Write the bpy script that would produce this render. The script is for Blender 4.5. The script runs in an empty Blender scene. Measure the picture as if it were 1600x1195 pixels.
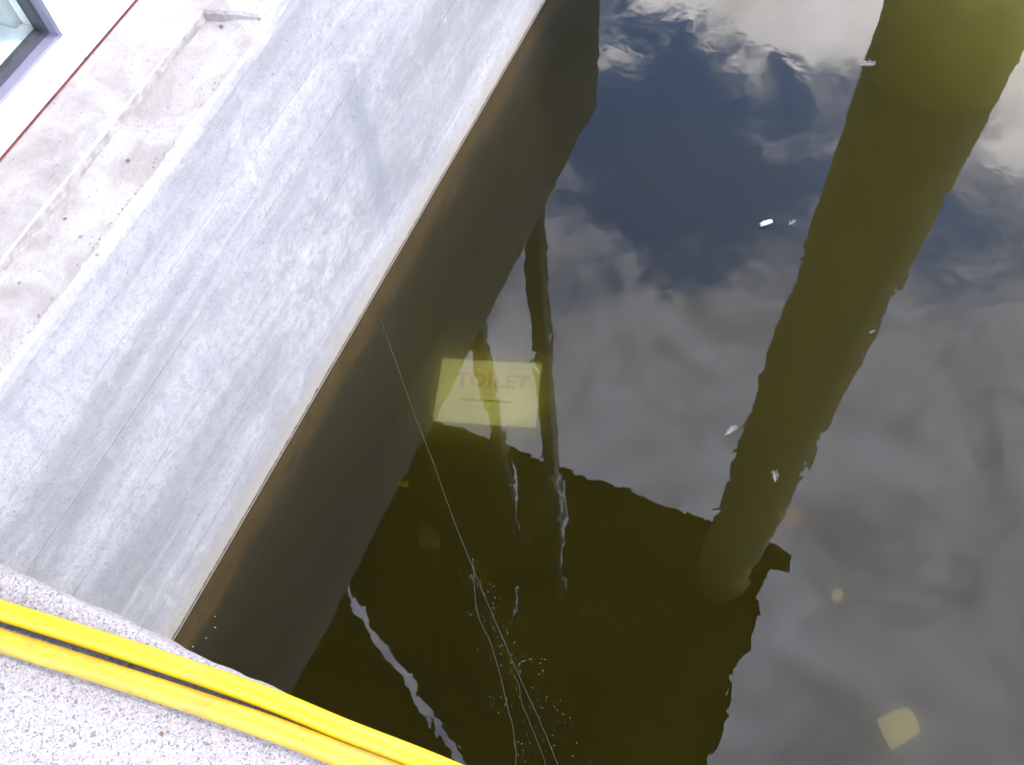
import bpy, bmesh, math, random
from mathutils import Vector, Matrix, noise
rad = math.radians
random.seed(7)
scene = bpy.context.scene
COL = scene.collection

# ------------------------------------------------------------------ camera
CAM_X = Vector((0.91683522, 0.39406829, -0.06421339))     # image right in world axes
CAM_D = Vector((0.3181914, -0.81830196, -0.47868167))     # image down
CAM_F = Vector((-0.24117921, 0.41844006, -0.8756372))     # view direction
cd = bpy.data.cameras.new('camera')
cam = bpy.data.objects.new('camera', cd); COL.objects.link(cam)
cd.sensor_fit = 'HORIZONTAL'; cd.sensor_width = 36.0; cd.lens = 1500 / 1600 * 36
cd.clip_start = 0.05; cd.clip_end = 2000
U = -CAM_D; B = -CAM_F
cam.matrix_world = Matrix(((CAM_X.x, U.x, B.x, 0), (CAM_X.y, U.y, B.y, 0), (CAM_X.z, U.z, B.z, 3.0), (0, 0, 0, 1)))
scene.camera = cam

# ------------------------------------------------------------------ sun, sky, exposure
SUN_AZ, SUN_EL = 62.0, 52.0            # degrees from +Y towards +X, and above the horizon
sd = bpy.data.lights.new('sun', 'SUN'); sd.energy = 3.4; sd.angle = rad(4.0); sd.color = (1.0, 0.95, 0.87)
sun = bpy.data.objects.new('sun', sd); COL.objects.link(sun)
sdir = Vector((math.sin(rad(SUN_AZ)) * math.cos(rad(SUN_EL)), math.cos(rad(SUN_AZ)) * math.cos(rad(SUN_EL)), math.sin(rad(SUN_EL))))
sun.rotation_euler = (-sdir).to_track_quat('-Z', 'Y').to_euler()
sun.location = sdir * 40

w = bpy.data.worlds.new('World'); scene.world = w; w.use_nodes = True
w.cycles.sampling_method = 'MANUAL'; w.cycles.sample_map_resolution = 512
nt = w.node_tree; N = nt.nodes; L = nt.links
for n in list(N): N.remove(n)
def nn(tree, t, **kw):
    n = tree.nodes.new(t)
    for k, v in kw.items():
        if k.startswith('i_'):
            key = k[2:]
            key = int(key) if key.isdigit() else key.replace('_', ' ')
            n.inputs[key].default_value = v
        else: setattr(n, k, v)
    return n
def math_(tree, op, a, b=None, c=None, clamp=False):
    n = tree.nodes.new('ShaderNodeMath'); n.operation = op; n.use_clamp = clamp
    for i, v in enumerate((a, b, c)):
        if v is None: continue
        if isinstance(v, (int, float)): n.inputs[i].default_value = v
        else: tree.links.new(v, n.inputs[i])
    return n.outputs[0]
def mixc(tree, fac, a, b, blend='MIX'):
    n = tree.nodes.new('ShaderNodeMix'); n.data_type = 'RGBA'; n.blend_type = blend
    for s, v in ((n.inputs[0], fac), (n.inputs[6], a), (n.inputs[7], b)):
        if isinstance(v, (int, float)): s.default_value = v
        elif isinstance(v, tuple): s.default_value = (*v, 1) if len(v) == 3 else v
        else: tree.links.new(v, s)
    return n.outputs[2]
def ramp(tree, fac, lo, hi, smooth=True):
    n = tree.nodes.new('ShaderNodeMapRange'); n.interpolation_type = 'SMOOTHSTEP' if smooth else 'LINEAR'
    n.inputs[1].default_value = lo; n.inputs[2].default_value = hi
    n.inputs[3].default_value = 0; n.inputs[4].default_value = 1
    tree.links.new(fac, n.inputs[0]); return n.outputs[0]
out = nn(nt, 'ShaderNodeOutputWorld'); bg = nn(nt, 'ShaderNodeBackground'); bg.inputs[1].default_value = 0.12
sky = nn(nt, 'ShaderNodeTexSky', sky_type='NISHITA', sun_disc=False)
sky.sun_elevation = rad(SUN_EL); sky.sun_rotation = rad(SUN_AZ); sky.air_density = 1.0; sky.dust_density = 0.6
tc = nn(nt, 'ShaderNodeTexCoord'); sep = nn(nt, 'ShaderNodeSeparateXYZ'); L.new(tc.outputs['Generated'], sep.inputs[0])
zc = math_(nt, 'MAXIMUM', sep.outputs[2], 0.12)
gx = math_(nt, 'DIVIDE', sep.outputs[0], zc); gy = math_(nt, 'DIVIDE', sep.outputs[1], zc)     # flat cloud layer overhead
cmb = nn(nt, 'ShaderNodeCombineXYZ'); L.new(gx, cmb.inputs[0]); L.new(gy, cmb.inputs[1]); cmb.inputs[2].default_value = 3.7
n1 = nn(nt, 'ShaderNodeTexNoise', i_Scale=2.6, i_Detail=4.0, i_Roughness=0.56, i_Distortion=0.5); L.new(cmb.outputs[0], n1.inputs['Vector'])
n2 = nn(nt, 'ShaderNodeTexNoise', i_Scale=6.0, i_Detail=5.0, i_Roughness=0.6, i_Distortion=1.2); L.new(cmb.outputs[0], n2.inputs['Vector'])
n3 = nn(nt, 'ShaderNodeTexNoise', i_Scale=13.0, i_Detail=4.0, i_Roughness=0.6, i_Distortion=1.6); L.new(cmb.outputs[0], n3.inputs['Vector'])
def blob(cx, cy, rx, ry, amp):
    a = math_(nt, 'DIVIDE', math_(nt, 'SUBTRACT', gx, cx), rx); b = math_(nt, 'DIVIDE', math_(nt, 'SUBTRACT', gy, cy), ry)
    r = math_(nt, 'ADD', math_(nt, 'MULTIPLY', a, a), math_(nt, 'MULTIPLY', b, b))
    return math_(nt, 'MULTIPLY', math_(nt, 'POWER', 2.718, math_(nt, 'MULTIPLY', r, -1.0)), amp)
BR = [(-0.14, 1.30, 0.32, 0.235, 0.80), (0.24, 1.10, 0.10, 0.14, 0.42), (-0.33, 1.02, 0.07, 0.06, 0.22), (0.9, 1.5, 0.5, 0.3, 0.5), (-1.1, 1.2, 0.5, 0.3, 0.5), (-1.3, -0.9, 0.6, 0.5, 0.5), (1.2, -1.2, 0.6, 0.5, 0.5)]
VEIL = [(-0.20, 0.80, 0.18, 0.20, -0.15), (0.12, 0.80, 0.25, 0.10, -0.15), (-0.1, 0.47, 0.2, 0.14, 0.25), (0.30, 0.45, 0.3, 0.25, 0.3)]
cu = math_(nt, 'ADD', math_(nt, 'MULTIPLY', n1.outputs[0], 0.5), math_(nt, 'ADD', math_(nt, 'MULTIPLY', n2.outputs[0], 0.45), math_(nt, 'MULTIPLY', n3.outputs[0], 0.25)))
for bl in BR: cu = math_(nt, 'ADD', cu, blob(*bl))
ve = math_(nt, 'ADD', math_(nt, 'MULTIPLY', n1.outputs[0], 0.75), math_(nt, 'ADD', math_(nt, 'MULTIPLY', n2.outputs[0], 0.50), math_(nt, 'MULTIPLY', n3.outputs[0], 0.20)))
for bl in VEIL: ve = math_(nt, 'ADD', ve, blob(*bl))
veil = ramp(nt, ve, 0.52, 0.79); cum = ramp(nt, cu, 0.83, 1.02)
skyc = mixc(nt, 1.0, sky.outputs[0], (3.6, 4.8, 6.4), 'MULTIPLY')
vg = math_(nt, 'ADD', math_(nt, 'MULTIPLY', math_(nt, 'ADD', n2.outputs[0], math_(nt, 'MULTIPLY', n3.outputs[0], 0.6)), 44.0), -1.5)
vc = nn(nt, 'ShaderNodeCombineXYZ'); L.new(math_(nt, 'MULTIPLY', vg, 0.985), vc.inputs[0]); L.new(vg, vc.inputs[1]); L.new(math_(nt, 'MULTIPLY', vg, 1.22), vc.inputs[2])
c1 = mixc(nt, math_(nt, 'MULTIPLY', veil, 0.92), skyc, vc.outputs[0])
vv = math_(nt, 'ADD', math_(nt, 'MULTIPLY', n2.outputs[0], 70.0), 45.0)
cb = nn(nt, 'ShaderNodeCombineXYZ')
L.new(vv, cb.inputs[0]); L.new(math_(nt, 'MULTIPLY', vv, 0.97), cb.inputs[1]); L.new(vv, cb.inputs[2])
c2 = mixc(nt, cum, c1, cb.outputs[0])
L.new(c2, bg.inputs[0]); L.new(bg.outputs[0], out.inputs[0])

scene.view_settings.view_transform = 'Standard'; scene.view_settings.look = 'None'
scene.view_settings.exposure = 0.70; scene.view_settings.gamma = 1.0; scene.view_settings.use_curve_mapping = False
scene.render.engine = 'CYCLES'
cy = scene.cycles
cy.max_bounces = 12; cy.diffuse_bounces = 2; cy.glossy_bounces = 4; cy.transparent_max_bounces = 12; cy.volume_bounces = 3
cy.use_denoising = True; cy.sample_clamp_indirect = 6.0

# ------------------------------------------------------------------ materials
def mat(name):
    m = bpy.data.materials.new(name); m.use_nodes = True
    t = m.node_tree
    for n in list(t.nodes): t.nodes.remove(n)
    o = t.nodes.new('ShaderNodeOutputMaterial'); p = t.nodes.new('ShaderNodeBsdfPrincipled')
    t.links.new(p.outputs[0], o.inputs[0])
    return m, t, p, o
def coords(t, scale=(1, 1, 1), loc=(0, 0, 0)):
    c = t.nodes.new('ShaderNodeTexCoord'); mp = t.nodes.new('ShaderNodeMapping')
    mp.inputs['Scale'].default_value = scale; mp.inputs['Location'].default_value = loc
    t.links.new(c.outputs['Object'], mp.inputs[0]); return mp.outputs[0]
def noise_(t, vec, scale, detail=4, rough=0.55, dist=0.0):
    n = t.nodes.new('ShaderNodeTexNoise')
    n.inputs['Scale'].default_value = scale; n.inputs['Detail'].default_value = detail
    n.inputs['Roughness'].default_value = rough; n.inputs['Distortion'].default_value = dist
    t.links.new(vec, n.inputs['Vector']); return n.outputs[0]
def voro(t, vec, scale, feature='F1', out_='Distance', rnd=1.0):
    n = t.nodes.new('ShaderNodeTexVoronoi'); n.feature = feature
    n.inputs['Scale'].default_value = scale; n.inputs['Randomness'].default_value = rnd
    t.links.new(vec, n.inputs['Vector']); return n.outputs[out_]
def bump(t, p, h, dist, strength=1.0, prev=None):
    b = t.nodes.new('ShaderNodeBump'); b.inputs['Distance'].default_value = dist; b.inputs['Strength'].default_value = strength
    t.links.new(h, b.inputs['Height'])
    if prev is not None: t.links.new(prev, b.inputs['Normal'])
    if p is not None: t.links.new(b.outputs[0], p.inputs['Normal'])
    return b.outputs[0]
def setc(t, p, v, key='Base Color'):
    if isinstance(v, tuple): p.inputs[key].default_value = (*v, 1)
    elif isinstance(v, (int, float)): p.inputs[key].default_value = v
    else: t.links.new(v, p.inputs[key])
def simple(name, col, rough=0.6, var=0.15, scale=20, metallic=0.0, bumpd=0.0):
    m, t, p, o = mat(name)
    v = coords(t); n = noise_(t, v, scale, 5)
    c = mixc(t, ramp(t, n, 0.3, 0.7), tuple(x * (1 - var) for x in col), tuple(min(1, x * (1 + var)) for x in col))
    setc(t, p, c); p.inputs['Roughness'].default_value = rough; p.inputs['Metallic'].default_value = metallic
    if bumpd: bump(t, p, noise_(t, v, scale * 3, 4), bumpd)
    return m

def concrete_wall():
    m, t, p, o = mat('board_marked_concrete')
    v = coords(t); vs = coords(t, (1, 0.22, 1.4)); vd = coords(t, (1, 3.0, 0.5))
    big = noise_(t, vs, 3.0, 6, 0.6, 0.4); mid = noise_(t, v, 9.0, 7, 0.65, 0.6); fine = noise_(t, v, 160, 3, 0.6); drip = noise_(t, vd, 3.0, 5, 0.6, 0.3)
    c = mixc(t, ramp(t, big, 0.36, 0.66), (0.150, 0.147, 0.145), (0.232, 0.227, 0.222))
    c = mixc(t, math_(t, 'MULTIPLY', ramp(t, mid, 0.50, 0.75), 0.45), c, (0.30, 0.285, 0.272))
    c = mixc(t, math_(t, 'MULTIPLY', ramp(t, drip, 0.53, 0.70), 0.35), c, (0.135, 0.136, 0.142))
    c = mixc(t, math_(t, 'MULTIPLY', ramp(t, fine, 0.48, 0.72), 0.50), c, (0.115, 0.111, 0.108))
    oi = t.nodes.new('ShaderNodeObjectInfo')
    mot = noise_(t, v, 34, 6, 0.72, 0.3); blot = noise_(t, coords(t, (1, 0.5, 1)), 4.5, 5, 0.6, 0.5); lin = noise_(t, coords(t, (1, 0.06, 1.0)), 26, 4, 0.6)
    c = mixc(t, math_(t, 'MULTIPLY', ramp(t, mot, 0.45, 0.66), 0.42), c, (0.116, 0.114, 0.114))
    c = mixc(t, math_(t, 'MULTIPLY', ramp(t, blot, 0.50, 0.68), 0.40), c, (0.122, 0.121, 0.124))
    c = mixc(t, math_(t, 'MULTIPLY', ramp(t, lin, 0.56, 0.70), 0.28), c, (0.27, 0.26, 0.25))
    tone = math_(t, 'ADD', math_(t, 'MULTIPLY', oi.outputs['Random'], 0.10), 0.97)
    vs_ = t.nodes.new('ShaderNodeVectorMath'); vs_.operation = 'SCALE'; t.links.new(c, vs_.inputs[0]); t.links.new(tone, vs_.inputs['Scale']); c = vs_.outputs[0]
    # bug holes left by air bubbles
    for sc, th in ((13.0, 0.035), (29.0, 0.05), (55.0, 0.07)):
        d = voro(t, v, sc); keep = ramp(t, noise_(t, v, sc * 0.5, 2), 0.52, 0.60)
        pit = math_(t, 'MULTIPLY', math_(t, 'LESS_THAN', d, th * 1.6), keep)
        c = mixc(t, math_(t, 'MULTIPLY', pit, 0.75), c, (0.05, 0.047, 0.045))
    # one old run-down stain and a crust of lime beside it
    sp_ = t.nodes.new('ShaderNodeSeparateXYZ'); t.links.new(v, sp_.inputs[0])
    yy = math_(t, 'ADD', sp_.outputs[1], math_(t, 'MULTIPLY', math_(t, 'SUBTRACT', mid, 0.5), 0.16))
    def around(val, c0, r0): return math_(t, 'SUBTRACT', 1.0, ramp(t, math_(t, 'ABSOLUTE', math_(t, 'SUBTRACT', val, c0)), r0 * .3, r0))
    st = math_(t, 'MULTIPLY', around(yy, 1.80, 0.075), around(sp_.outputs[2], 0.58, 0.55))
    c = mixc(t, math_(t, 'MULTIPLY', st, 0.55), c, (0.108, 0.112, 0.124))
    cr = math_(t, 'MULTIPLY', math_(t, 'MULTIPLY', around(yy, 1.42, 0.42), around(sp_.outputs[2], 0.50, 0.34)), ramp(t, noise_(t, v, 14, 7, 0.75, 0.6), 0.42, 0.70))
    c = mixc(t, math_(t, 'MULTIPLY', cr, 0.55), c, (0.31, 0.30, 0.29))
    cr2 = math_(t, 'MULTIPLY', math_(t, 'MULTIPLY', around(yy, 1.50, 0.50), around(sp_.outputs[2], 0.55, 0.40)), ramp(t, noise_(t, v, 16, 6, 0.7, 0.8), 0.54, 0.66))
    c = mixc(t, math_(t, 'MULTIPLY', cr2, 0.55), c, (0.125, 0.127, 0.135))
    # lime and mud left by the water along its line, algae below it
    s = t.nodes.new('ShaderNodeSeparateXYZ'); t.links.new(v, s.inputs[0])
    zz = math_(t, 'ADD', s.outputs[2], math_(t, 'MULTIPLY', math_(t, 'SUBTRACT', mid, 0.5), 0.05))
    c = mixc(t, math_(t, 'MULTIPLY', math_(t, 'SUBTRACT', 1.0, ramp(t, zz, 0.01, 0.17)), 0.85), c, (0.185, 0.160, 0.125))
    c = mixc(t, math_(t, 'SUBTRACT', 1.0, ramp(t, math_(t, 'ADD', s.outputs[2], math_(t, 'MULTIPLY', math_(t, 'SUBTRACT', mot, 0.5), 0.030)), 0.010, 0.022)), c, (0.022, 0.017, 0.011))
    c = mixc(t, math_(t, 'LESS_THAN', s.outputs[2], 0.007), c, (0.16, 0.14, 0.105))
    alg = mixc(t, ramp(t, mid, 0.35, 0.7), (0.050, 0.031, 0.006), (0.076, 0.048, 0.010))
    alg = mixc(t, math_(t, 'SUBTRACT', 1.0, ramp(t, math_(t, 'ADD', zz, math_(t, 'MULTIPLY', math_(t, 'SUBTRACT', blot, 0.5), 0.30)), -0.17, -0.09)), alg, (0.016, 0.014, 0.005))
    c = mixc(t, math_(t, 'SUBTRACT', 1.0, ramp(t, s.outputs[2], -0.002, 0.001)), c, alg)
    setc(t, p, c); p.inputs['Roughness'].default_value = 0.85
    hgt = math_(t, 'ADD', math_(t, 'ADD', mid, math_(t, 'MULTIPLY', mot, 0.5)), math_(t, 'MULTIPLY', fine, 0.2))
    bump(t, p, hgt, 0.010, 0.5)
    return m
def concrete_ledge():
    m, t, p, o = mat('weathered_ledge_concrete')
    v = coords(t); a = noise_(t, v, 6, 7, 0.65, 0.5); f = noise_(t, v, 130, 3)
    c = mixc(t, ramp(t, a, 0.33, 0.68), (0.158, 0.143, 0.131), (0.238, 0.223, 0.210))
    c = mixc(t, math_(t, 'MULTIPLY', ramp(t, f, 0.52, 0.75), 0.5), c, (0.15, 0.14, 0.13))
    c = mixc(t, math_(t, 'MULTIPLY', ramp(t, noise_(t, v, 28, 6, 0.7), 0.50, 0.70), 0.45), c, (0.14, 0.125, 0.115))
    for sc, th in ((26.0, 0.08), (60.0, 0.09)):
        d = voro(t, v, sc); keep = ramp(t, noise_(t, v, sc * 0.4, 2), 0.52, 0.60)
        c = mixc(t, math_(t, 'MULTIPLY', math_(t, 'MULTIPLY', math_(t, 'LESS_THAN', d, th * 1.5), keep), 0.7), c, (0.07, 0.06, 0.055))
    setc(t, p, c); p.inputs['Roughness'].default_value = 0.9
    bump(t, p, math_(t, 'ADD', a, math_(t, 'MULTIPLY', f, 0.3)), 0.010, 0.6)
    return m
def granite():
    m, t, p, o = mat('grey_granite')
    v = coords(t)
    v1 = voro(t, v, 300, out_='Color'); sx = t.nodes.new('ShaderNodeSeparateXYZ'); t.links.new(v1, sx.inputs[0])
    g = sx.outputs[0]
    c = mixc(t, ramp(t, g, 0.15, 0.85, False), (0.152, 0.141, 0.134), (0.226, 0.211, 0.202))
    big = noise_(t, v, 60, 4)
    dark = math_(t, 'MULTIPLY', math_(t, 'LESS_THAN', sx.outputs[1], 0.24), ramp(t, big, 0.40, 0.55))
    c = mixc(t, math_(t, 'MULTIPLY', dark, 0.8), c, (0.058, 0.054, 0.052))
    pk = math_(t, 'GREATER_THAN', sx.outputs[2], 0.82)
    c = mixc(t, math_(t, 'MULTIPLY', pk, 0.6), c, (0.25, 0.215, 0.21))
    c = mixc(t, math_(t, 'MULTIPLY', ramp(t, noise_(t, v, 3.5, 4), 0.5, 0.75), 0.3), c, (0.12, 0.11, 0.10))
    setc(t, p, c); p.inputs['Roughness'].default_value = 0.72
    bump(t, p, math_(t, 'ADD', math_(t, 'MULTIPLY', g, 0.5), noise_(t, v, 90, 4)), 0.004, 0.7)
    return m
def yellow(name, ca, cb, dirt):
    m, t, p, o = mat(name)
    v = coords(t); a = noise_(t, v, 14, 6, 0.65); s = noise_(t, coords(t, (1.2, 25, 25)), 9, 4)
    c = mixc(t, ramp(t, a, 0.35, 0.7), ca, cb)
    c = mixc(t, math_(t, 'MULTIPLY', ramp(t, s, 0.58, 0.74), dirt), c, (0.24, 0.155, 0.03))
    sm = noise_(t, v, 5, 5, 0.7); c = mixc(t, math_(t, 'MULTIPLY', ramp(t, sm, 0.50, 0.72), dirt), c, (0.20, 0.13, 0.035))
    c = mixc(t, math_(t, 'MULTIPLY', ramp(t, noise_(t, v, 120, 3), 0.60, 0.70), dirt), c, (0.10, 0.07, 0.03))
    setc(t, p, c); p.inputs['Roughness'].default_value = 0.42; p.inputs['Specular IOR Level'].default_value = 0.4
    bump(t, p, a, 0.002, 0.5)
    return m
def silt():
    m, t, p, o = mat('basin_silt')
    v = coords(t); a = noise_(t, v, 3, 8, 0.65, 0.8); b = noise_(t, v, 30, 5)
    c = mixc(t, ramp(t, a, 0.35, 0.7), (0.020, 0.017, 0.007), (0.036, 0.030, 0.012))
    c = mixc(t, math_(t, 'MULTIPLY', ramp(t, b, 0.55, 0.8), 0.5), c, (0.08, 0.055, 0.02))
    setc(t, p, c); p.inputs['Roughness'].default_value = 1.0; p.inputs['Specular IOR Level'].default_value = 0.0
    bump(t, p, a, 0.05, 0.6)
    return m
def water():
    m, t, p, o = mat('murky_green_water')
    t.nodes.remove(p)
    v = coords(t)
    vr = coords(t, (1.1, 1.0, 1.0))
    h1 = noise_(t, vr, 3.6, 2, 0.45, 0.6); h2 = noise_(t, vr, 11.0, 2, 0.5, 0.4)
    hh = math_(t, 'ADD', h1, math_(t, 'MULTIPLY', h2, 0.33))
    nb = bump(t, None, hh, 0.00075, 1.0)
    fr = t.nodes.new('ShaderNodeFresnel'); fr.inputs['IOR'].default_value = 1.315
    gl = t.nodes.new('ShaderNodeBsdfGlossy'); gl.inputs['Roughness'].default_value = 0.0; gl.inputs['Color'].default_value = (1, 1, 1, 1)
    tr = t.nodes.new('ShaderNodeBsdfTransparent')
    t.links.new(nb, fr.inputs['Normal']); t.links.new(nb, gl.inputs['Normal'])
    mx = t.nodes.new('ShaderNodeMixShader')
    t.links.new(fr.outputs[0], mx.inputs[0]); t.links.new(tr.outputs[0], mx.inputs[1]); t.links.new(gl.outputs[0], mx.inputs[2])
    t.links.new(mx.outputs[0], o.inputs['Surface'])
    sc = t.nodes.new('ShaderNodeVolumeScatter'); sc.inputs['Color'].default_value = (0.70, 0.60, 0.16, 1); sc.inputs['Density'].default_value = 2.4; sc.inputs['Anisotropy'].default_value = 0.93
    ab = t.nodes.new('ShaderNodeVolumeAbsorption'); ab.inputs['Color'].default_value = (0.56, 0.52, 0.0, 1); ab.inputs['Density'].default_value = 1.72
    ad = t.nodes.new('ShaderNodeAddShader'); t.links.new(sc.outputs[0], ad.inputs[0]); t.links.new(ab.outputs[0], ad.inputs[1])
    t.links.new(ad.outputs[0], o.inputs['Volume'])
    return m
def glass():
    m, t, p, o = mat('window_glass')
    p.inputs['Base Color'].default_value = (0.9, 0.95, 0.92, 1); p.inputs['Roughness'].default_value = 0.02
    tr = t.nodes.new('ShaderNodeBsdfTransparent'); tr.inputs[0].default_value = (0.93, 0.97, 0.95, 1)
    gl = t.nodes.new('ShaderNodeBsdfGlossy'); gl.inputs['Roughness'].default_value = 0.01
    lw = t.nodes.new('ShaderNodeLayerWeight'); lw.inputs[0].default_value = 0.5
    fr = math_(t, 'ADD', math_(t, 'MULTIPLY', math_(t, 'POWER', lw.outputs['Facing'], 5.0), 0.9), 0.04)
    mx = t.nodes.new('ShaderNodeMixShader'); t.links.new(fr, mx.inputs[0]); t.links.new(tr.outputs[0], mx.inputs[1]); t.links.new(gl.outputs[0], mx.inputs[2])
    t.links.new(mx.outputs[0], o.inputs[0]); t.nodes.remove(p)
    return m
def white_render():
    m, t, p, o = mat('white_painted_render')
    v = coords(t); a = noise_(t, v, 10, 6)
    c = mixc(t, ramp(t, a, 0.35, 0.7), (0.60, 0.57, 0.55), (0.68, 0.66, 0.64))
    d = voro(t, v, 45); keep = ramp(t, noise_(t, v, 14, 2), 0.50, 0.60)
    c = mixc(t, math_(t, 'MULTIPLY', math_(t, 'MULTIPLY', math_(t, 'LESS_THAN', d, 0.11), keep), 0.8), c, (0.12, 0.10, 0.09))
    setc(t, p, c); p.inputs['Roughness'].default_value = 0.6
    bump(t, p, a, 0.004, 0.5)
    return m
M = dict(wall=concrete_wall(), ledge=concrete_ledge(), granite=granite(), yellow=yellow('yellow_hose_rubber', (0.38, 0.235, 0.002), (0.43, 0.28, 0.003), 0.30), yellow2=yellow('scuffed_yellow_hose_rubber', (0.27, 0.16, 0.008), (0.34, 0.215, 0.012), 0.6), silt=silt(), water=water(), glass=glass(), white=white_render(),
    red=simple('red_sealant', (0.075, 0.010, 0.007), 0.6, 0.4, 40), gasket=simple('dark_gasket', (0.035, 0.034, 0.042), 0.5), alu=simple('grey_window_metal', (0.13, 0.13, 0.165), 0.45, 0.05, 20, 0.0),
    interior=simple('pale_room_paint', (0.50, 0.53, 0.51), 0.7, 0.04, 3), interior_wall=simple('grey_room_paint', (0.40, 0.41, 0.40), 0.7, 0.04, 3),
    roof=simple('roof_felt', (0.10, 0.10, 0.105), 0.9, 0.2, 12, 0, 0.004), quay=simple('quay_masonry', (0.20, 0.19, 0.17), 0.9, 0.25, 6, 0, 0.02), pave=simple('quay_paving', (0.26, 0.25, 0.24), 0.9, 0.2, 8, 0, 0.01),
    timber=simple('tarred_timber', (0.055, 0.050, 0.030), 0.8, 0.3, 6, 0, 0.006), post=simple('grey_painted_post', (0.07, 0.065, 0.055), 0.7, 0.15, 5), lit_edge=simple('pale_edge_colour', (0.50, 0.50, 0.49), 0.5, 0.1, 5), pebble=simple('aggregate_pebbles', (0.12, 0.105, 0.095), 0.8, 0.4, 120), kerbface=simple('tan_shaded_kerb_face', (0.185, 0.168, 0.145), 0.95, 0.25, 25, 0, 0.004), column=simple('ochre_rendered_column', (0.37, 0.335, 0.105), 0.8, 0.12, 3, 0, 0.01),
    sign=simple('sign_plate', (0.76, 0.73, 0.54), 0.6, 0.12, 11), redprint=simple('faded_red_print', (0.45, 0.20, 0.11), 0.6), darkprint=simple('faded_dark_print', (0.15, 0.13, 0.07), 0.6),
    scrap=simple('pale_yellow_card', (0.44, 0.37, 0.22), 0.7, 0.25, 22), scrapb=simple('bright_yellow_card', (0.30, 0.22, 0.03), 0.7, 0.08, 20), redscrap=simple('red_plastic', (0.24, 0.07, 0.03), 0.6, 0.3, 30), brown=simple('brown_leaf', (0.06, 0.033, 0.012), 0.8, 0.25, 40),
    feather=simple('white_down', (0.17, 0.168, 0.16), 0.8, 0.35, 140), stick=simple('bleached_wood', (0.34, 0.33, 0.31), 0.7, 0.15, 90), thread=simple('pale_thread', (0.045, 0.045, 0.032), 0.6, 0.1, 30), foam=simple('foam', (0.30, 0.29, 0.23), 0.5, 0.08, 40), leaf=simple('dry_leaf', (0.08, 0.04, 0.025), 0.8, 0.3, 90))

# ------------------------------------------------------------------ helpers
def link(name, bm, m, parent=None, smooth=False):
    me = bpy.data.meshes.new(name); bmesh.ops.recalc_face_normals(bm, faces=bm.faces[:]); bm.to_mesh(me); bm.free()
    if m is not None: me.materials.append(m)
    if smooth:
        for f in me.polygons: f.use_smooth = True
    o = bpy.data.objects.new(name, me); COL.objects.link(o)
    if parent is not None: o.parent = parent
    return o
def thing(name, label, cat, group=None, loc=(0, 0, 0)):
    o = bpy.data.objects.new(name, None); COL.objects.link(o); o.location = loc; o.empty_display_size = 0.1
    return tag(o, label, cat, group)
def tag(o, label, cat, group=None):
    o['label'] = label; o['category'] = cat
    if group: o['group'] = group
    return o
def box(bm, x0, x1, y0, y1, z0, z1):
    vs = [bm.verts.new(p) for p in ((x0, y0, z0), (x1, y0, z0), (x1, y1, z0), (x0, y1, z0), (x0, y0, z1), (x1, y0, z1), (x1, y1, z1), (x0, y1, z1))]
    for f in ((0, 3, 2, 1), (4, 5, 6, 7), (0, 1, 5, 4), (1, 2, 6, 5), (2, 3, 7, 6), (3, 0, 4, 7)): bm.faces.new([vs[i] for i in f])
def boxobj(name, dims, m, parent=None, bev=0.0):
    bm = bmesh.new(); box(bm, *dims)
    if bev: bmesh.ops.bevel(bm, geom=bm.edges[:], offset=bev, segments=2, affect='EDGES', profile=0.6)
    return link(name, bm, m, parent)
def tube(bm, pts, r, seg=10, caps=True):
    pts = [Vector(p) for p in pts]; rings = []
    for i, p in enumerate(pts):
        d = (pts[min(i + 1, len(pts) - 1)] - pts[max(i - 1, 0)]).normalized()
        up = Vector((0, 0, 1)) if abs(d.z) < 0.9 else Vector((1, 0, 0))
        a = d.cross(up).normalized(); b = a.cross(d)
        rr = r[i] if isinstance(r, (list, tuple)) else r
        rings.append([bm.verts.new(p + (a * math.cos(2 * math.pi * k / seg) + b * math.sin(2 * math.pi * k / seg)) * rr) for k in range(seg)])
    for q in range(len(rings) - 1):
        for k in range(seg): bm.faces.new((rings[q][k], rings[q][(k + 1) % seg], rings[q + 1][(k + 1) % seg], rings[q + 1][k]))
    if caps: bm.faces.new(rings[0][::-1]); bm.faces.new(rings[-1])
def bezline(pts, n):
    pts = [Vector(p) for p in pts]; o = []
    P = [pts[0] * 2 - pts[1]] + pts + [pts[-1] * 2 - pts[-2]]
    for i in range(1, len(P) - 2):
        for k in range(n):
            t = k / n; a, b, c, d = P[i - 1], P[i], P[i + 1], P[i + 2]
            o.append(0.5 * ((2 * b) + (c - a) * t + (2 * a - 5 * b + 4 * c - d) * t * t + (3 * b - a - 3 * c + d) * t ** 3))
    o.append(pts[-1]); return o
def fn(*a): return noise.noise(Vector(a))

FLOOR = -0.8
# ------------------------------------------------------------------ setting: basin floor, water, quay ground
bm = bmesh.new(); n = 70
g = [[bm.verts.new((-9 + (i / n) ** 1.6 * 66, 0.1 + (j / n) ** 2 * 58, FLOOR + 0.02 * fn(i * 0.31, j * 0.29, 1.0) * min(1, (i + j) / 120 + .3))) for j in range(n + 1)] for i in range(n + 1)]
for i in range(n):
    for j in range(n): bm.faces.new((g[i][j], g[i + 1][j], g[i + 1][j + 1], g[i][j + 1]))
fl = link('basin_floor', bm, M['silt'], None, True); fl['kind'] = 'structure'
bm = bmesh.new(); box(bm, -8.9, 56, -0.4, 56, FLOOR - 0.3, 0.0)
wa = link('water', bm, M['water']); wa['kind'] = 'structure'
gr = boxobj('ground', (-900, 900, -900, 900, -3.2, -2.6), M['pave']); gr['kind'] = 'structure'
pv = boxobj('quay_pavement', (-30, 60, -30, -0.62, 0.9, 1.28), M['pave']); pv['kind'] = 'structure'

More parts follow.
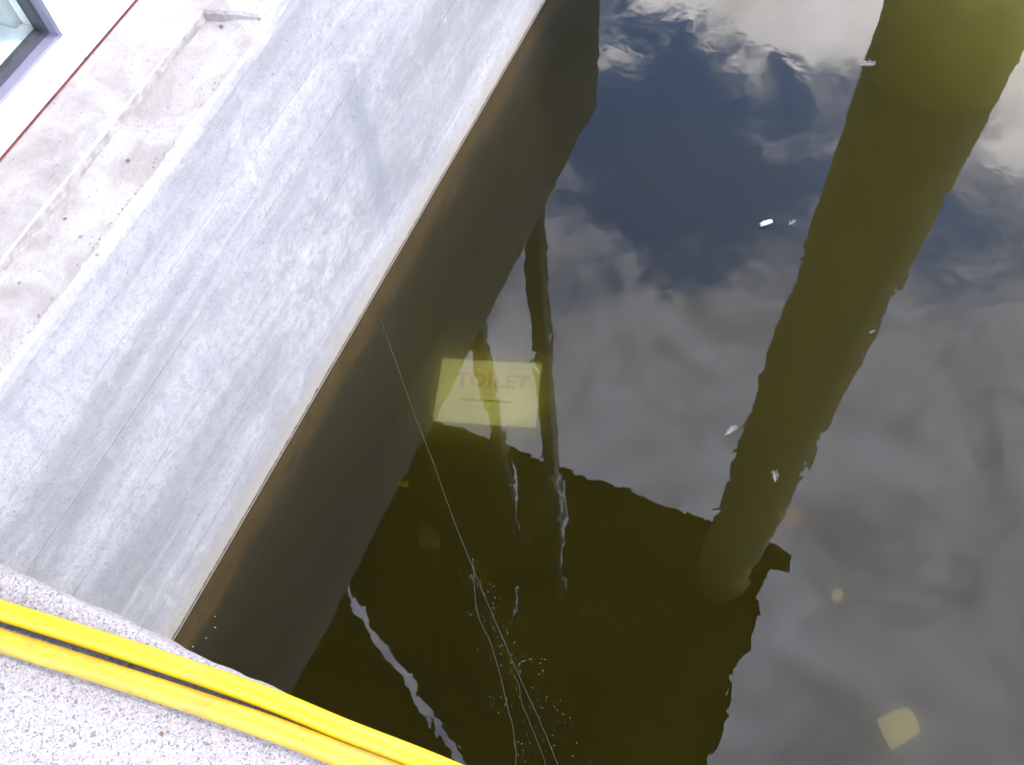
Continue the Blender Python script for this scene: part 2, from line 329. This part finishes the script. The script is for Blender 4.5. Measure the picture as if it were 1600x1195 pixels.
# ------------------------------------------------------------------ quay wall with granite coping
qw = thing('quay_wall', 'masonry quay wall capped with speckled grey granite under the yellow hoses', 'quay wall')
boxobj('wall_core', (-1.458, 57, -0.62, 0.07, -2.6, 1.02), M['quay'], qw)
def coping(x0, x1, seed):
    bm = bmesh.new(); nx = max(8, int((x1 - x0) / 0.012)) if abs(x0) < 3 and x1 < 3 else 40
    prof = [(-0.60, 1.03, 0), (-0.60, 1.298, 0), (-0.3, 1.30, .3), (-0.1, 1.30, .4), (0.0, 1.30, .5), (0.05, 1.2995, .6), (0.078, 1.297, 1), (0.094, 1.289, 1), (0.102, 1.272, 1), (0.105, 1.24, 1.2), (0.103, 1.15, 1.2), (0.10, 1.03, 1)]
    rows = []
    for i in range(nx + 1):
        x = x0 + (x1 - x0) * i / nx; r = []
        for k, (y, z, a) in enumerate(prof):
            dy = a * (0.0055 * fn(x * 5, seed, k * .15) + 0.0035 * fn(x * 17, seed, k * .5) + 0.0016 * fn(x * 55, seed, k))
            dz = a * (0.0035 * fn(x * 9, seed + 5, k * .7) + 0.0018 * fn(x * 40, seed + 9, k))
            r.append(bm.verts.new((x, y + (dy if k > 4 else 0), z + (dz if k > 1 else 0))))
        rows.append(r)
    for i in range(nx):
        for k in range(len(prof)): bm.faces.new((rows[i][k], rows[i + 1][k], rows[i + 1][(k + 1) % len(prof)], rows[i][(k + 1) % len(prof)]))
    bm.faces.new(rows[0]); bm.faces.new(rows[-1][::-1])
    return link('coping_stone', bm, M['granite'], qw, True)
xs = [-5.2, -3.62, -1.92, 0.18, 1.75, 3.5, 5.2, 7.0, 9.0]
for i in range(len(xs) - 1): coping(xs[i] + 0.003, xs[i + 1] - 0.003, i * 3.1 + 1)

# ------------------------------------------------------------------ concrete pontoon (left)
WX = -1.464
po = thing('concrete_pontoon', 'pale board-marked concrete wall with a stepped ledge rising from the water', 'concrete wall')
boxobj('core', (-8.0, WX - 0.006, 0.12, 4.02, -2.6, 1.29), M['wall'], po)
boxobj('core', (-8.0, -1.70, -3.0, 0.12, -2.6, 1.02), M['wall'], po)
seams = [-0.80, -0.28, -0.045, 0.182, 0.405, 0.636, 0.861, 1.067, 1.305]
for s in range(len(seams) - 1):
    z0, z1 = seams[s], seams[s + 1]; dx = random.uniform(-0.0006, 0.0006)
    bm = bmesh.new(); ny = 330; rows = []
    top = s == len(seams) - 2
    for i in range(ny + 1):
        y = 0.08 + (4.02 - 0.08) * i / ny
        e0 = 0.0002 + 0.0030 * max(0, fn(y * 4, s * 3.0, 0.5) - .05); e1 = 0.0001 + 0.0020 * max(0, fn(y * 7, s * 5.0, 2.5) - .05)
        zt = z1 - e1
        b0 = WX + dx + 0.0015 * fn(y * 3, s, 7.0); b1 = WX + dx + 0.0015 * fn(y * 3, s, 8.0)
        back = WX - 0.03
        if top:
            chip = max(0, fn(y * 9, 3.0, 1.0)) * 0.012 + max(0, fn(y * 40, 3.0, 1.0)) * 0.011 + max(0, fn(y * 90, 3.0, 1.0)) * 0.005 + 0.002
            zt = z1 + 0.030 * min(1, max(0, (y - 1.52) / 0.10)) - max(0, fn(y * 12, 9.0, 4.0)) * 0.004
            r = [(back, z0), (b0 - .001, z0 + e0 * .3), (b0, z0 + e0 + .0015), (b1 + .001 * fn(y * 8, 1, z1), (z0 + z1) / 2), (b1, zt - 0.022 - chip), (b1 - 0.004 - chip * .35, zt - 0.006 - chip * .4), (b1 - 0.014 - chip, zt)] + [(WX - .03 - q_ * .02, zt + .0016 * (fn((WX - q_ * .02) * 7, y * 7, 1) + .6 * fn(q_ * .9, y * 25, 1))) for q_ in range(9)] + [(WX - 0.19, z0 + .1)]
        else:
            r = [(back, z0), (b0 - .001, z0 + e0 * .3), (b0, z0 + e0 + .0015), (b1 + .001 * fn(y * 8, 1, z1), (z0 + z1) / 2), (b1, zt), (back, zt - 0.004)]
        rows.append([bm.verts.new((x, y, z)) for x, z in r])
    for i in range(ny):
        for k in range(len(rows[0]) - 1): bm.faces.new((rows[i][k], rows[i][k + 1], rows[i + 1][k + 1], rows[i + 1][k]))
    bm.faces.new(rows[0]); bm.faces.new(rows[-1][::-1])
    if top:
        for f_ in bm.faces:
            if f_.calc_center_median().z > 1.2985 and abs(f_.normal.z) + 1 > 0 and f_.calc_center_median().x < WX - 0.006: f_.material_index = 1
    st = link('board_strip', bm, M['wall'], po)
    if top: st.data.materials.append(M['ledge'])
# ledge floor, its back kerb and the block that closes its far end
def slab_top(name, x0, x1, y0, y1, z, m, amp, zbot=1.27):
    bm = bmesh.new(); nx, ny = 14, int((y1 - y0) / 0.02)
    g = []
    for i in range(nx + 1):
        row = []
        for j in range(ny + 1):
            x = x0 + (x1 - x0) * i / nx; y = y0 + (y1 - y0) * j / ny
            row.append(bm.verts.new((x, y, z + amp * (fn(x * 7, y * 7, z) + .5 * fn(x * 25, y * 25, z)))))
        g.append(row)
    for i in range(nx):
        for j in range(ny): bm.faces.new((g[i][j], g[i + 1][j], g[i + 1][j + 1], g[i][j + 1]))
    ring = [g[i][0] for i in range(nx + 1)] + [g[nx][j] for j in range(1, ny + 1)] + [g[i][ny] for i in range(nx - 1, -1, -1)] + [g[0][j] for j in range(ny - 1, 0, -1)]
    low = [bm.verts.new((v.co.x, v.co.y, zbot)) for v in ring]
    for k in range(len(ring)): bm.faces.new((ring[k], low[k], low[(k + 1) % len(ring)], ring[(k + 1) % len(ring)]))
    return link(name, bm, m, po, True)
#slab_top('ledge_floor', -1.655, WX - 0.046, 0.125, 1.56, 1.3045, M['ledge'], 0.0016)
def ledge_step(name, x0, x1, y0, y1, ztop, rough_end):
    bm = bmesh.new(); ny = int((y1 - y0) / 0.012); rows = []
    for j in range(ny + 1):
        y = y0 + (y1 - y0) * j / ny
        c = 0.006 + 0.004 * fn(y * 10, 4, 4) + 0.003 * fn(y * 35, 4, 4)
        pr = [(x0, 1.27), (x0, ztop), (x1 - 0.05, ztop + 0.001 * fn(y * 9, 2, 2)), (x1 - c, ztop - 0.001), (x1 - c * .3, ztop - c), (x1 + 0.003 * fn(y * 14, 7, 7), 1.27)]
        rows.append([bm.verts.new((x, y, z)) for x, z in pr])
    for j in range(ny):
        for k in range(len(rows[0]) - 1): bm.faces.new((rows[j][k], rows[j][k + 1], rows[j + 1][k + 1], rows[j + 1][k]))
        bm.faces.ensure_lookup_table(); bm.faces[-1].material_index = 1  # tan shading of the kerb's front face is put into its colour
    bm.faces.new(rows[0]); bm.faces.new(rows[-1][::-1])
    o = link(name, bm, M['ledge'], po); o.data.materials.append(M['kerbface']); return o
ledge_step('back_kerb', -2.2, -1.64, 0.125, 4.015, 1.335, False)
bm = bmesh.new(); nx = 26; rows = []
for i in range(nx + 1):
    x = -1.652 + (WX - 0.022 + 1.652) * i / nx; u = i / nx
    y0 = 1.505 + 0.05 * u + 0.006 * fn(x * 30, 1, 1); zt = 1.335 - (0.012 * max(0, u - .45) * 1.6 + 0.004 * max(0, fn(x * 40, 6, 1)))
    rows.append([bm.verts.new(p) for p in ((x, y0, 1.27), (x, y0 + .002, zt - .008), (x, y0 + .008 + .004 * fn(x * 60, 2, 2), zt), (x, 1.62, 1.3342), (x, 4.01, 1.3342), (x, 4.01, 1.27))])
for i in range(nx):
    for k in range(5): bm.faces.new((rows[i][k], rows[i][k + 1], rows[i + 1][k + 1], rows[i + 1][k]))
bm.faces.new(rows[0]); bm.faces.new(rows[-1][::-1])
link('ledge_end_block', bm, M['ledge'], po)

bm = bmesh.new()
for k in range(150):
    y = 0.15 + 1.3 * random.random() ** 1.7; r = random.uniform(.0012, .0036)
    bmesh.ops.create_icosphere(bm, subdivisions=1, radius=r, matrix=Matrix.Translation((WX - 0.022 - random.uniform(0, .022) * random.random(), y, 1.304 + random.uniform(-.001, .0005))) @ Matrix.Diagonal((1, random.uniform(.7, 1.5), .7, 1)))
ag = link('exposed_aggregate', bm, M['pebble'], po); ag['kind'] = 'stuff'

# ------------------------------------------------------------------ low white building on the pontoon
FX = -1.83; SY = 1.257; SZ = 1.404
bd = thing('waterside_building', 'low white rendered building with a metal window above the concrete ledge', 'building')
boxobj('wall', (FX - 0.16, FX, SY, 2.1, 1.3395, 2.26), M['white'], bd, 0.004)
boxobj('wall', (FX - 0.16, FX, -1.6, SY - 0.0015, 1.3395, SZ - 0.002), M['white'], bd, 0.004)
boxobj('wall', (FX - 0.16, FX, -1.6, SY - 0.0015, 2.1, 2.26), M['white'], bd)
boxobj('wall', (-6.0, FX - 0.162, 1.98, 2.1, 1.337, 2.26), M['white'], bd)
boxobj('red_seal_strip', (FX - 0.1, FX + 0.0035, -1.6, 2.1, 1.3365, 1.3388), M['red'], bd)
rf = thing('roof_tmp', '', ''); bpy.data.objects.remove(rf)
bm = bmesh.new()
for x0, z0, x1, z1 in ((-1.87, 2.262, -6.1, 3.9),):
    vs = [bm.verts.new(p) for p in ((x0, -1.65, z0), (x0, 2.12, z0), (x1, 2.12, z1), (x1, -1.65, z1), (x0, -1.65, z0 + .06), (x0, 2.12, z0 + .06), (x1, 2.12, z1 + .06), (x1, -1.65, z1 + .06))]
    for f in ((0, 3, 2, 1), (4, 5, 6, 7), (0, 1, 5, 4), (1, 2, 6, 5), (2, 3, 7, 6), (3, 0, 4, 7)): bm.faces.new([vs[i] for i in f])
link('roof', bm, M['roof'], bd)
GX = FX - 0.055
wn = boxobj('window_sill', (FX - 0.162, FX + 0.001, -1.6, SY - 0.0015, SZ - 0.0015, SZ), M['white'], bd)
bm = bmesh.new()                                  # outer metal frame
box(bm, GX - 0.05, GX + 0.022, -1.6, SY - 0.003, SZ + 0.0005, SZ + 0.009); box(bm, GX - 0.05, GX + 0.022, SY - 0.010, SY - 0.003, SZ + 0.0095, 2.098)
fr = link('window_frame', bm, M['alu'], bd)
bm = bmesh.new(); box(bm, GX - 0.04, GX - 0.006, -1.6, SY - 0.011, SZ + 0.0095, SZ + 0.020); box(bm, GX - 0.04, GX - 0.006, SY - 0.021, SY - 0.011, SZ + 0.0205, 2.098)
link('gasket', bm, M['gasket'], fr)
boxobj('pane', (GX - 0.028, GX - 0.022, -1.6, SY - 0.022, SZ + 0.0205, 2.098), M['glass'], fr)
boxobj('inner_sill', (-2.75, GX - 0.051, -1.6, SY - 0.03, SZ - 0.02, SZ + 0.012), M['interior'], bd)
boxobj('inner_wall', (-2.75, FX - 0.163, SY - 0.028, SY + 0.06, SZ - 0.02, 2.2), M['interior_wall'], bd)
boxobj('inner_wall', (-2.85, -2.752, -1.6, SY + 0.06, 1.34, 2.3), M['interior_wall'], bd)

# ------------------------------------------------------------------ harbour canopy, seen mirrored in the water
CZ = 10.2
cp = thing('timber_canopy', 'dark panelled canopy on a thick ochre column and slim posts, mirrored in the water', 'canopy', loc=(0.31, 4.53, FLOOR))
SLA, SLB = Vector((-4.68, 2.46, 0)), Vector((-2.05, 0.92, 0)); SLN = Vector(((SLB - SLA).y, -(SLB - SLA).x, 0)).normalized()
def roof_piece(name, dims, m):                      # a board of the roof, cut where the open slot crosses it
    res = []
    for sgn in (1, -1):
        bm = bmesh.new(); box(bm, *dims)
        r = bmesh.ops.bisect_plane(bm, geom=bm.verts[:] + bm.edges[:] + bm.faces[:], plane_co=SLA + SLN * sgn * 0.058, plane_no=SLN * sgn, clear_inner=True)
        ed = [e for e in r['geom_cut'] if isinstance(e, bmesh.types.BMEdge)]
        if ed: bmesh.ops.holes_fill(bm, edges=ed)
        if bm.faces:
            o_ = cut_slots(link(name, bm, m)); o_.parent = cp; rel(o_)
        else: bm.free()
def rel(o): o.location -= Vector((0.31, 4.53, FLOOR)); return o
SLOTS = [((-.552, 1.21), (-.365, .79), .015), ((-.715, 1.17), (-.545, .86), .013), ((-.525, .775), (-.475, .64), .012), ((-.372, .763), (-.44, .60), .010), ((-.590, .53), (-.560, .26), .006), ((-.545, .54), (-.515, .27), .005), ((-.46, .52), (-.42, .20), .007), ((-.415, .47), (-.375, .20), .005), ((-.49, .95), (-.53, .80), .008)]
def cut_slots(o):                                   # narrow gaps between the boards that let the sky through
    vs = [v.co for v in o.data.vertices]
    x0, x1 = min(v.x for v in vs), max(v.x for v in vs); y0, y1 = min(v.y for v in vs), max(v.y for v in vs)
    mods = []
    for a, b, w_ in SLOTS:
        a_, b_ = Vector((*a, 0)) * 4.4, Vector((*b, 0)) * 4.4
        if max(a_.x, b_.x) < x0 - .1 or min(a_.x, b_.x) > x1 + .1 or max(a_.y, b_.y) < y0 - .1 or min(a_.y, b_.y) > y1 + .1: continue
        d = (b_ - a_).normalized(); q = Vector((-d.y, d.x, 0)) * w_ * 2.2; bm = bmesh.new()
        ring = [a_, a_.lerp(b_, .3) + q, a_.lerp(b_, .75) + q * .7, b_, a_.lerp(b_, .7) - q, a_.lerp(b_, .25) - q * .8]
        lo = [bm.verts.new((p.x, p.y, CZ - .3)) for p in ring]; hi = [bm.verts.new((p.x, p.y, CZ + .5)) for p in ring]
        bm.faces.new(lo[::-1]); bm.faces.new(hi)
        for k in range(6): bm.faces.new((lo[k], lo[(k + 1) % 6], hi[(k + 1) % 6], hi[k]))
        c_ = link('slot_cutter', bm, None); m_ = o.modifiers.new('slot', 'BOOLEAN'); m_.operation = 'DIFFERENCE'; m_.object = c_; m_.solver = 'EXACT'; mods.append(c_)
    if mods:
        bpy.context.view_layer.update()
        me = bpy.data.meshes.new_from_object(o.evaluated_get(bpy.context.evaluated_depsgraph_get()))
        o.modifiers.clear(); o.data = me
        for c_ in mods: bpy.data.objects.remove(c_)
    return o
ysn = [5.28, 4.47, 2.44, 0.35, -1.7, -3.8]; xsn = [0.90, -0.10, -1.15, -2.2, -3.25, -4.3, -5.4, -6.5]
for a in range(len(xsn) - 1):
    for b in range(len(ysn) - 1):
        roof_piece('panel', (xsn[a + 1] + 0.012, xsn[a] - 0.012, ysn[b + 1] + 0.012, ysn[b] - 0.012, CZ + random.uniform(0, .015), CZ + 0.10), M['timber'])
roof_piece('deck', (-6.52, 0.90, -3.8, 5.28, CZ + 0.101, CZ + 0.22), M['timber'])
rel(boxobj('bracket', (0.902, 1.16, 4.95, 5.22, CZ - 0.05, CZ + 0.14), M['timber'], cp, 0.02))
bm = bmesh.new(); seg = 48; prof = [(FLOOR - .2, .46), (-0.10, .46), (-0.06, .372), (1.34, .368), (1.35, .361), (1.38, .361), (1.39, .366), (CZ - .2, .352), (CZ - 0.002, .352)]
rings = [[bm.verts.new((0.31 + r * math.cos(2 * math.pi * k / seg), 4.53 + r * math.sin(2 * math.pi * k / seg), z)) for k in range(seg)] for z, r in prof]
for q in range(len(rings) - 1):
    for k in range(seg): bm.faces.new((rings[q][k], rings[q][(k + 1) % seg], rings[q + 1][(k + 1) % seg], rings[q + 1][k]))
bm.faces.new(rings[0][::-1]); bm.faces.new(rings[-1])
rel(link('column', bm, M['column'], cp))
def post(x, y, w_, z0=1.30, ang=0.3):
    bm = bmesh.new(); box(bm, -w_ / 2, w_ / 2, -w_ / 2, w_ / 2, z0, CZ - 0.002)
    bmesh.ops.rotate(bm, verts=bm.verts[:], cent=(0, 0, 0), matrix=Matrix.Rotation(ang, 3, 'Z')); bmesh.ops.translate(bm, verts=bm.verts[:], vec=(x, y, 0))
    return rel(link('post', bm, M['post'], cp))
post(-1.62, 3.30, 0.10); post(-2.45, 3.78, 0.13)
for px_, py_ in ((-1.545, 3.29), (-2.365, 3.76)):
    bm = bmesh.new(); tube(bm, [(px_, py_, 1.305), (px_, py_, CZ - .003)], 0.026, 10); rel(link('sunlit_edge_rod', bm, M['lit_edge'], cp, True))  # pale rods added to stand in for the posts' sunlit edges
def bar(name, a, b, r):
    bm = bmesh.new(); tube(bm, [a, b], r, 8); return rel(link(name, bm, M['post'], cp))
bar('beam', (-1.30, 3.6, CZ - .055), (-1.30, -1.5, CZ - .055), 0.05); bar('beam', (-5.0, 4.4, CZ - .065), (-5.0, -1.5, CZ - .065), 0.06)
bar('brace', (-1.62, 3.30, 5.7), (-2.45, 3.75, 9.7), 0.03); bar('brace', (-1.64, 3.30, 6.4), (-2.45, 3.75, 10.1), 0.03)

# ------------------------------------------------------------------ two yellow hoses on the coping
def hose(pts, r, label, m='yellow'):
    P = bezline(pts, 14); bm = bmesh.new(); tube(bm, P, r, 20)
    return tag(link('hose', bm, M[m], None, True), label, 'hose', 'yellow hoses on the granite coping')
hose([(-3.2, -0.32, 1.321), (-2.0, -0.085, 1.321), (-1.144, 0.026, 1.321), (-0.679, 0.076, 1.321), (-0.458, 0.087, 1.321), (-0.257, 0.097, 1.320), (0.1, 0.10, 1.32), (0.7, 0.08, 1.32), (1.8, -0.1, 1.321)], 0.0185, 'yellow hose nearest the water, lying along the granite edge')
hose([(-3.2, -0.42, 1.322), (-2.0, -0.135, 1.322), (-1.112, -0.019, 1.322), (-0.655, 0.034, 1.322), (-0.444, 0.050, 1.322), (-0.30, 0.058, 1.322), (0.1, 0.06, 1.322), (0.7, 0.038, 1.322), (1.8, -0.16, 1.322)], 0.0200, 'slightly thicker scuffed yellow hose on the landward side of the other', 'yellow2')

# ------------------------------------------------------------------ sunken things
sg = thing('toilet_sign', 'sunken rectangular sign reading TOILET in red under the green water', 'sign', loc=(-1.122, 1.720, FLOOR + 0.016))
sg.rotation_euler = (0, 0, math.atan2(0.136, 0.437))
boxobj('plate', (-0.229, 0.229, -0.161, 0.161, 0, 0.008), M['sign'], sg, 0.002)
def text_mesh(txt, size, m, parent, loc, name):
    cu_ = bpy.data.curves.new(name, 'FONT'); cu_.body = txt; cu_.size = size; cu_.align_x = 'CENTER'; cu_.align_y = 'CENTER'; cu_.extrude = 0.0008; cu_.offset = 0.003; cu_.space_character = 1.12
    ob = bpy.data.objects.new(name, cu_); COL.objects.link(ob); bpy.context.view_layer.update()
    me = bpy.data.meshes.new_from_object(ob.evaluated_get(bpy.context.evaluated_depsgraph_get()))
    bpy.data.objects.remove(ob); me.materials.clear(); me.materials.append(m)
    o = bpy.data.objects.new(name, me); COL.objects.link(o); o.parent = parent; o.location = loc; return o
text_mesh('TOILET', 0.092, M['redprint'], sg, (0.015, 0.055, 0.0095), 'lettering')
boxobj('dark_line', (-0.118, 0.118, -0.050, -0.039, 0.0082, 0.010), M['darkprint'], sg)
def scrap(name, x, y, pts, m, label, cat, th=0.004, bow=0.01):
    bm = bmesh.new()
    lo = [bm.verts.new((px, py, FLOOR + 0.02 + bow * (i % 2))) for i, (px, py) in enumerate(pts)]
    hi = [bm.verts.new((px, py, FLOOR + 0.02 + th + bow * (i % 2))) for i, (px, py) in enumerate(pts)]
    bm.faces.new(lo[::-1]); bm.faces.new(hi); k = len(pts)
    for i in range(k): bm.faces.new((lo[i], lo[(i + 1) % k], hi[(i + 1) % k], hi[i]))
    bmesh.ops.translate(bm, verts=bm.verts[:], vec=(x, y, 0))
    return tag(link(name, bm, m), label, cat)
scrap('sunken_card', 0.851, 0.991, [(-0.080, 0.004), (-0.03, 0.056), (0.022, 0.092), (0.060, 0.050), (0.076, 0.018), (0.03, -0.042), (-0.006, -0.085), (-0.05, -0.038)], M['scrap'], 'pale yellow four-sided card sunken at the lower right', 'card')
scrap('sunken_card', 0.526, 1.388, [(-0.018, 0.028), (0.006, 0.036), (0.022, 0.022), (0.016, -0.018), (-0.004, -0.030), (-0.022, -0.014)], M['scrap'], 'tiny pale yellow scrap sunken right of the dark canopy reflection', 'card')
scrap('sunken_plastic', 0.27, 1.638, [(-0.05, 0.0), (0.02, 0.06), (0.05, 0.0), (0.0, -0.05)], M['redscrap'], 'blurred red scrap sunken beside the column reflection', 'plastic scrap')
scrap('sunken_strip', -1.278, 1.179, [(-0.02, 0.010), (0.022, 0.018), (0.024, -0.005), (-0.018, -0.014)], M['scrapb'], 'small bright yellow strip sunken below the sign', 'paper strip')
scrap('sunken_leaf', -1.074, 0.998, [(-0.06, 0.0), (-0.02, 0.05), (0.05, 0.03), (0.06, -0.02), (0.0, -0.05)], M['brown'], 'brown leaf sunken in the dark water below the sign', 'leaf', 0.003, 0.006)

# ------------------------------------------------------------------ things afloat
def feather(x, y, size, ang, n, spread, label):
    bm = bmesh.new(); z = 0.004
    tube(bm, [(-size * .5, 0, z), (0, 0, z + size * .08), (size * .5, size * .05, z + size * .05)], [size * .022, size * .034, size * .01], 6)
    for i in range(n):
        t = -0.42 + 0.85 * i / (n - 1); s = 1 if i % 2 else -1
        ln = size * random.uniform(.25, .5) * (1 - abs(t) * .8); a = s * random.uniform(spread * .6, spread)
        p0 = Vector((t * size, 0, z + size * .05)); p1 = p0 + Vector((math.cos(a) * ln, math.sin(a) * ln, size * random.uniform(.0, .2)))
        tube(bm, [p0, (p0 + p1) / 2 + Vector((0, 0, size * .06)), p1], [size * .014, size * .018, size * .005], 5)
    bmesh.ops.rotate(bm, verts=bm.verts[:], cent=(0, 0, 0), matrix=Matrix.Rotation(ang, 3, 'Z')); bmesh.ops.translate(bm, verts=bm.verts[:], vec=(x, y, 0))
    return tag(link('feather', bm, M['feather']), label, 'feather', 'small white feathers afloat')
feather(-0.028, 3.374, 0.060, 0.3, 18, 1.2, 'curled white feather afloat at the far edge of the column reflection')
feather(-0.098, 2.459, 0.036, 1.0, 12, 1.5, 'faint star-shaped white feather afloat right of the white stick')
feather(-0.055, 1.526, 0.052, 1.05, 14, 0.8, 'slender white feather afloat left of the column reflection')
feather(0.130, 1.422, 0.040, 1.9, 12, 1.5, 'bright tufted white feather afloat inside the column reflection')
feather(0.294, 2.086, 0.022, 0.8, 8, 1.2, 'tiny white feather afloat at the right edge of the column reflection')
bm = bmesh.new(); tube(bm, [(-0.026, 0, 0.006), (-0.01, 0, 0.008), (0.022, 0, 0.007)], [0.0075, 0.0095, 0.0075], 10)
bmesh.ops.rotate(bm, verts=bm.verts[:], cent=(0, 0, 0), matrix=Matrix.Rotation(0.75, 3, 'Z')); bmesh.ops.translate(bm, verts=bm.verts[:], vec=(-0.188, 2.425, 0))
tag(link('stick', bm, M['stick'], None, True), 'short bright white stick afloat in the blue sky reflection', 'stick')

def thread(pts, r, label, gap=0.0):
    P = bezline([(x, y, z) for x, y, z in pts], 30); bm = bmesh.new()
    P = [p + Vector((0.007 * fn(i * .07, 1, r * 1e4) + 0.002 * fn(i * .4, 2, r * 1e4), 0.007 * fn(i * .07, 5, r * 1e4) + 0.002 * fn(i * .4, 8, r * 1e4), 0)) for i, p in enumerate(P)]
    tube(bm, P, r, 5)
    return tag(link('thread', bm, M['thread'], None, True), label, 'thread', 'fine threads on the water')
thread([(-1.40, 1.51, .004), (-1.035, 1.127, .004), (-0.67, 0.755, .004), (-0.442, 0.54, .004), (-0.204, 0.319, .004), (-0.10, 0.20, .004)], 0.0005, 'long pale thread running across the dark water from the concrete wall')
thread([(-0.69, 0.79, .003), (-0.60, 0.63, .003), (-0.53, 0.568, .003), (-0.415, 0.428, .003), (-0.338, 0.321, .003), (-0.29, 0.22, .003)], 0.0005, 'shorter fainter thread branching off left of the long one')
thread([(-0.42, 0.50, .003), (-0.33, 0.40, .003), (-0.26, 0.33, .003), (-0.16, 0.20, .003)], 0.0004, 'short thread beside the lower end of the long one')
bm = bmesh.new()
def speck(x, y, r): bmesh.ops.create_icosphere(bm, subdivisions=1, radius=r, matrix=Matrix.Translation((x, y, r * .4)))
for k in range(190):
    t = random.random() ** .8; sp = 0.02 + 0.05 * t
    x = -0.72 + 0.54 * t + random.gauss(0, sp); y = 0.80 - 0.50 * t + random.gauss(0, sp * .7)
    speck(x, y, random.uniform(.0005, .0014))
for x, y in ((-1.37, .23), (-1.395, .19), (-1.35, .14), (-1.36, .27), (-1.40, .12), (-1.38, .30)): speck(x, y, .0020)
for k in range(60):
    speck(random.uniform(-1.4, 1.6), random.uniform(0.15, 3.9), random.uniform(.0006, .0014))
fo = link('foam_specks', bm, M['foam']); fo['kind'] = 'stuff'; tag(fo, 'tiny pale specks of foam scattered along the threads', 'foam')

# ------------------------------------------------------------------ crumbs of leaf on the ledge and the coping
def crumb(x, y, z, s, label):
    bm = bmesh.new(); c = bm.verts.new((0, 0, s * .5)); ring = []
    for k in range(7):
        a = 2 * math.pi * k / 7; r = s * random.uniform(.5, 1.3); ring.append(bm.verts.new((math.cos(a) * r, math.sin(a) * r * .7, s * random.uniform(0.02, .6))))
    low = bm.verts.new((0, 0, 0.0))
    for k in range(7): bm.faces.new((c, ring[k], ring[(k + 1) % 7])); bm.faces.new((low, ring[(k + 1) % 7], ring[k]))
    bmesh.ops.translate(bm, verts=bm.verts[:], vec=(x, y, z))
    return tag(link('leaf_crumb', bm, M['leaf']), label, 'leaf crumb', 'leaf crumbs')
crumb(-1.587, 1.50, 1.306, 0.008, 'dark leaf crumb lying against the end of the ledge')
crumb(-1.56, 1.03, 1.306, 0.006, 'brown leaf crumb in the middle of the ledge')
crumb(-1.60, 0.83, 1.306, 0.006, 'brown leaf crumb at the foot of the back kerb of the ledge')
crumb(-0.76, -0.04, 1.301, 0.005, 'brown leaf crumb on the granite below the hoses')
